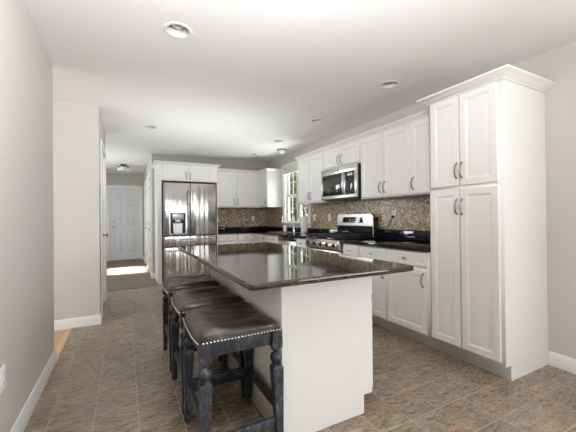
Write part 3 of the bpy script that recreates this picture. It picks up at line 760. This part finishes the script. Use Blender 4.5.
MB().lathe([(.078, 0), (.078, .008), (.070, .012), (.008, .014)], seg=28).build('base', 'nickel', pt)
MB().lathe([(.006, .012), (.006, .325), (.012, .33), (.012, .342), (0, .346)], seg=12).build('rod', 'nickel', pt)
MB().lathe([(.020, .016), (.058, .016), (.060, .020), (.060, .288), (.058, .292), (.020, .292)], seg=28).build('roll', 'paper', pt)

# ---------------------------------------------------------------- outlets and switches (face -Y locally)
def plate(name, label, loc, rz, kind='outlet', group=None):
    r = thing(name, label, 'electrical outlet' if kind == 'outlet' else 'light switch', loc, rz, group)
    MB().box(-.036, .036, -.006, 0, -.058, .058, .003).build('cover_plate', 'white', r)
    if kind == 'outlet':
        for z in (-.022, .022):
            o = MB().box(-.016, .016, -.008, -.005, z-.014, z+.014, .003).build('socket', 'white', r)
            MB().box(-.007, -.005, -.0085, -.0075, z-.004, z+.006).box(.005, .007, -.0085, -.0075, z-.004, z+.006).build('slot', 'black', o)
    else: MB().box(-.016, .016, -.010, -.005, -.032, .032, .002).build('rocker', 'white', r)
    return r
TX = XR-.008
plate('outlet', 'white outlet with a black plug on the mosaic right of the stove', (TX, 2.792, 1.188), RW)
plate('light_switch', 'white switch plate on the mosaic just left of the stove', (TX, 4.150, 1.165), RW, 'switch')
plate('light_switch', 'white switch plate on the mosaic nearest the window', (TX, 4.60, 1.165), RW, 'switch')
plate('outlet', 'white outlet on the back wall mosaic, midway between refrigerator and corner', (2.574, YB-.008, 1.152), 0)
plate('outlet', 'white outlet on the back wall mosaic, right beside the refrigerator', (1.745, YB-.008, 1.148), 0)
plate('outlet', 'white outlet low on the left wall at the picture edge', (XL, 1.925, .425), LW)
b = MB().box(TX-.034, TX-.0085, 2.775, 2.809, 1.150, 1.180, .004)
b.tube([(TX-.032, 2.792, 1.160), (TX-.040, 2.797, 1.135), (TX-.040, 2.82, 1.085), (TX-.038, 2.87, 1.045), (TX-.038, 2.95, 1.030), (TX-.038, 3.045, 1.028)], .005, 8)
tag(b.build('power_cord', 'black'), 'black power cord running from the outlet behind the stove', 'cord')

# ---------------------------------------------------------------- ceiling fixtures
labs = ['recessed ceiling light nearest the camera above the island', 'recessed ceiling light nearest the pantry', 'recessed ceiling light above the upper cabinets, second from the pantry',
        'recessed ceiling light near the hall on the left', 'recessed ceiling light just in front of the dome light', 'farthest recessed ceiling light, near the back wall']
def can(x, y, lab):
    r = thing('recessed_light', lab, 'ceiling light', (x, y, CZ), 0, 'recessed ceiling lights')
    MB().loops([[(ra*math.cos(2*PI*k/40), ra*math.sin(2*PI*k/40), z) for k in range(40)] for ra, z in ((.074, .0), (.074, -.004), (.090, -.005), (.096, -.0005))], closed=True).build('trim_ring', 'trim', r)
    MB().loops([[(ra*math.cos(2*PI*k/40), ra*math.sin(2*PI*k/40), z) for k in range(40)] for ra, z in ((.074, -.003), (.068, .03), (.056, .075), (.055, .08), (.058, .08), (.074, .03), (.077, -.003))], closed=True).build('baffle', 'baffle', r)
    MB().lathe([(0.0, .022), (.030, .026), (.046, .040), (.050, .055), (.050, .085), (0, .086)], seg=32).build('bulb', 'bulb', r)
for (x, y), lb in zip(lights, labs): can(x, y, lb)
dm = thing('dome_light', 'round white dome ceiling light above the sink', 'ceiling light', (2.61, 5.23, CZ))
MB().lathe([(.090, 0), (.090, -.016), (.078, -.020)], seg=32).build('base', 'nickel', dm)
MB().lathe([(.078, -.018), (.080, -.03), (.070, -.055), (.045, -.075), (0, -.082)], seg=32).build('glass_dome', 'lampglass', dm)
hl = thing('hall_ceiling_light', 'bronze flush ceiling light with glass bell shades in the hall', 'ceiling light', (-.02, 8.25, CZ))
MB().lathe([(.075, 0), (.075, -.012), (.05, -.022), (.012, -.026), (.012, -.10), (.02, -.11), (0, -.13)], seg=24).build('canopy', 'bronze', hl)
for k in range(3):
    a = PI*2/3*k+.3; cx, cy = .105*math.cos(a), .105*math.sin(a)
    ar = MB().tube([(0, 0, -.035), (cx*.6, cy*.6, -.03), (cx, cy, -.045)], .008, 8).lathe([(.030, -.04), (.034, -.055), (.02, -.06)], (cx, cy, 0), 14).build('arm', 'bronze', hl)
    MB().lathe([(.026, -.056), (.040, -.075), (.050, -.105), (.060, -.135), (.056, -.135), (.036, -.08), (.02, -.06)], (cx, cy, 0), 20).build('glass_shade', 'lampglass', hl)

# ---------------------------------------------------------------- outside the sink window
struct(MB().box(3.06, 40, -20, 40, -.5, -.4).build('ground', 'grass'), 'lawn outside the window')
def tree(x, y, h, rad, seed, label):
    rnd = random.Random(seed)
    r = thing('leafy_tree', label, 'tree', (x, y, -.4), 0, 'trees outside the window')
    MB().tube([(0, 0, 0), (.05, .02, h*.3), (0, .05, h*.6), (.04, 0, h*.85)], .1, 10, [.14, .11, .07, .03]).build('trunk', 'bark', r)
    b = MB(); bm = b.bm
    for i in range(1500):
        v = Vector((rnd.gauss(0, 1), rnd.gauss(0, 1), rnd.gauss(0, 1))).normalized() * rad * rnd.random()**.4
        c_ = Vector((v.x, v.y, h*.62+v.z*1.5))
        n_ = Vector((rnd.uniform(-1, 1), rnd.uniform(-1, 1), rnd.uniform(.1, 1))).normalized(); a = n_.orthogonal().normalized(); d2 = n_.cross(a); s_ = rnd.uniform(.07, .14)
        bm.faces.new([bm.verts.new(c_+a*s_), bm.verts.new(c_+d2*s_*.5+n_*.02), bm.verts.new(c_-a*s_), bm.verts.new(c_-d2*s_*.5+n_*.02)])
    b.build('foliage', 'leafdark', r, smooth=10)
tree(6.2, 11.1, 4.0, .85, 1, 'green tree seen through the sink window')
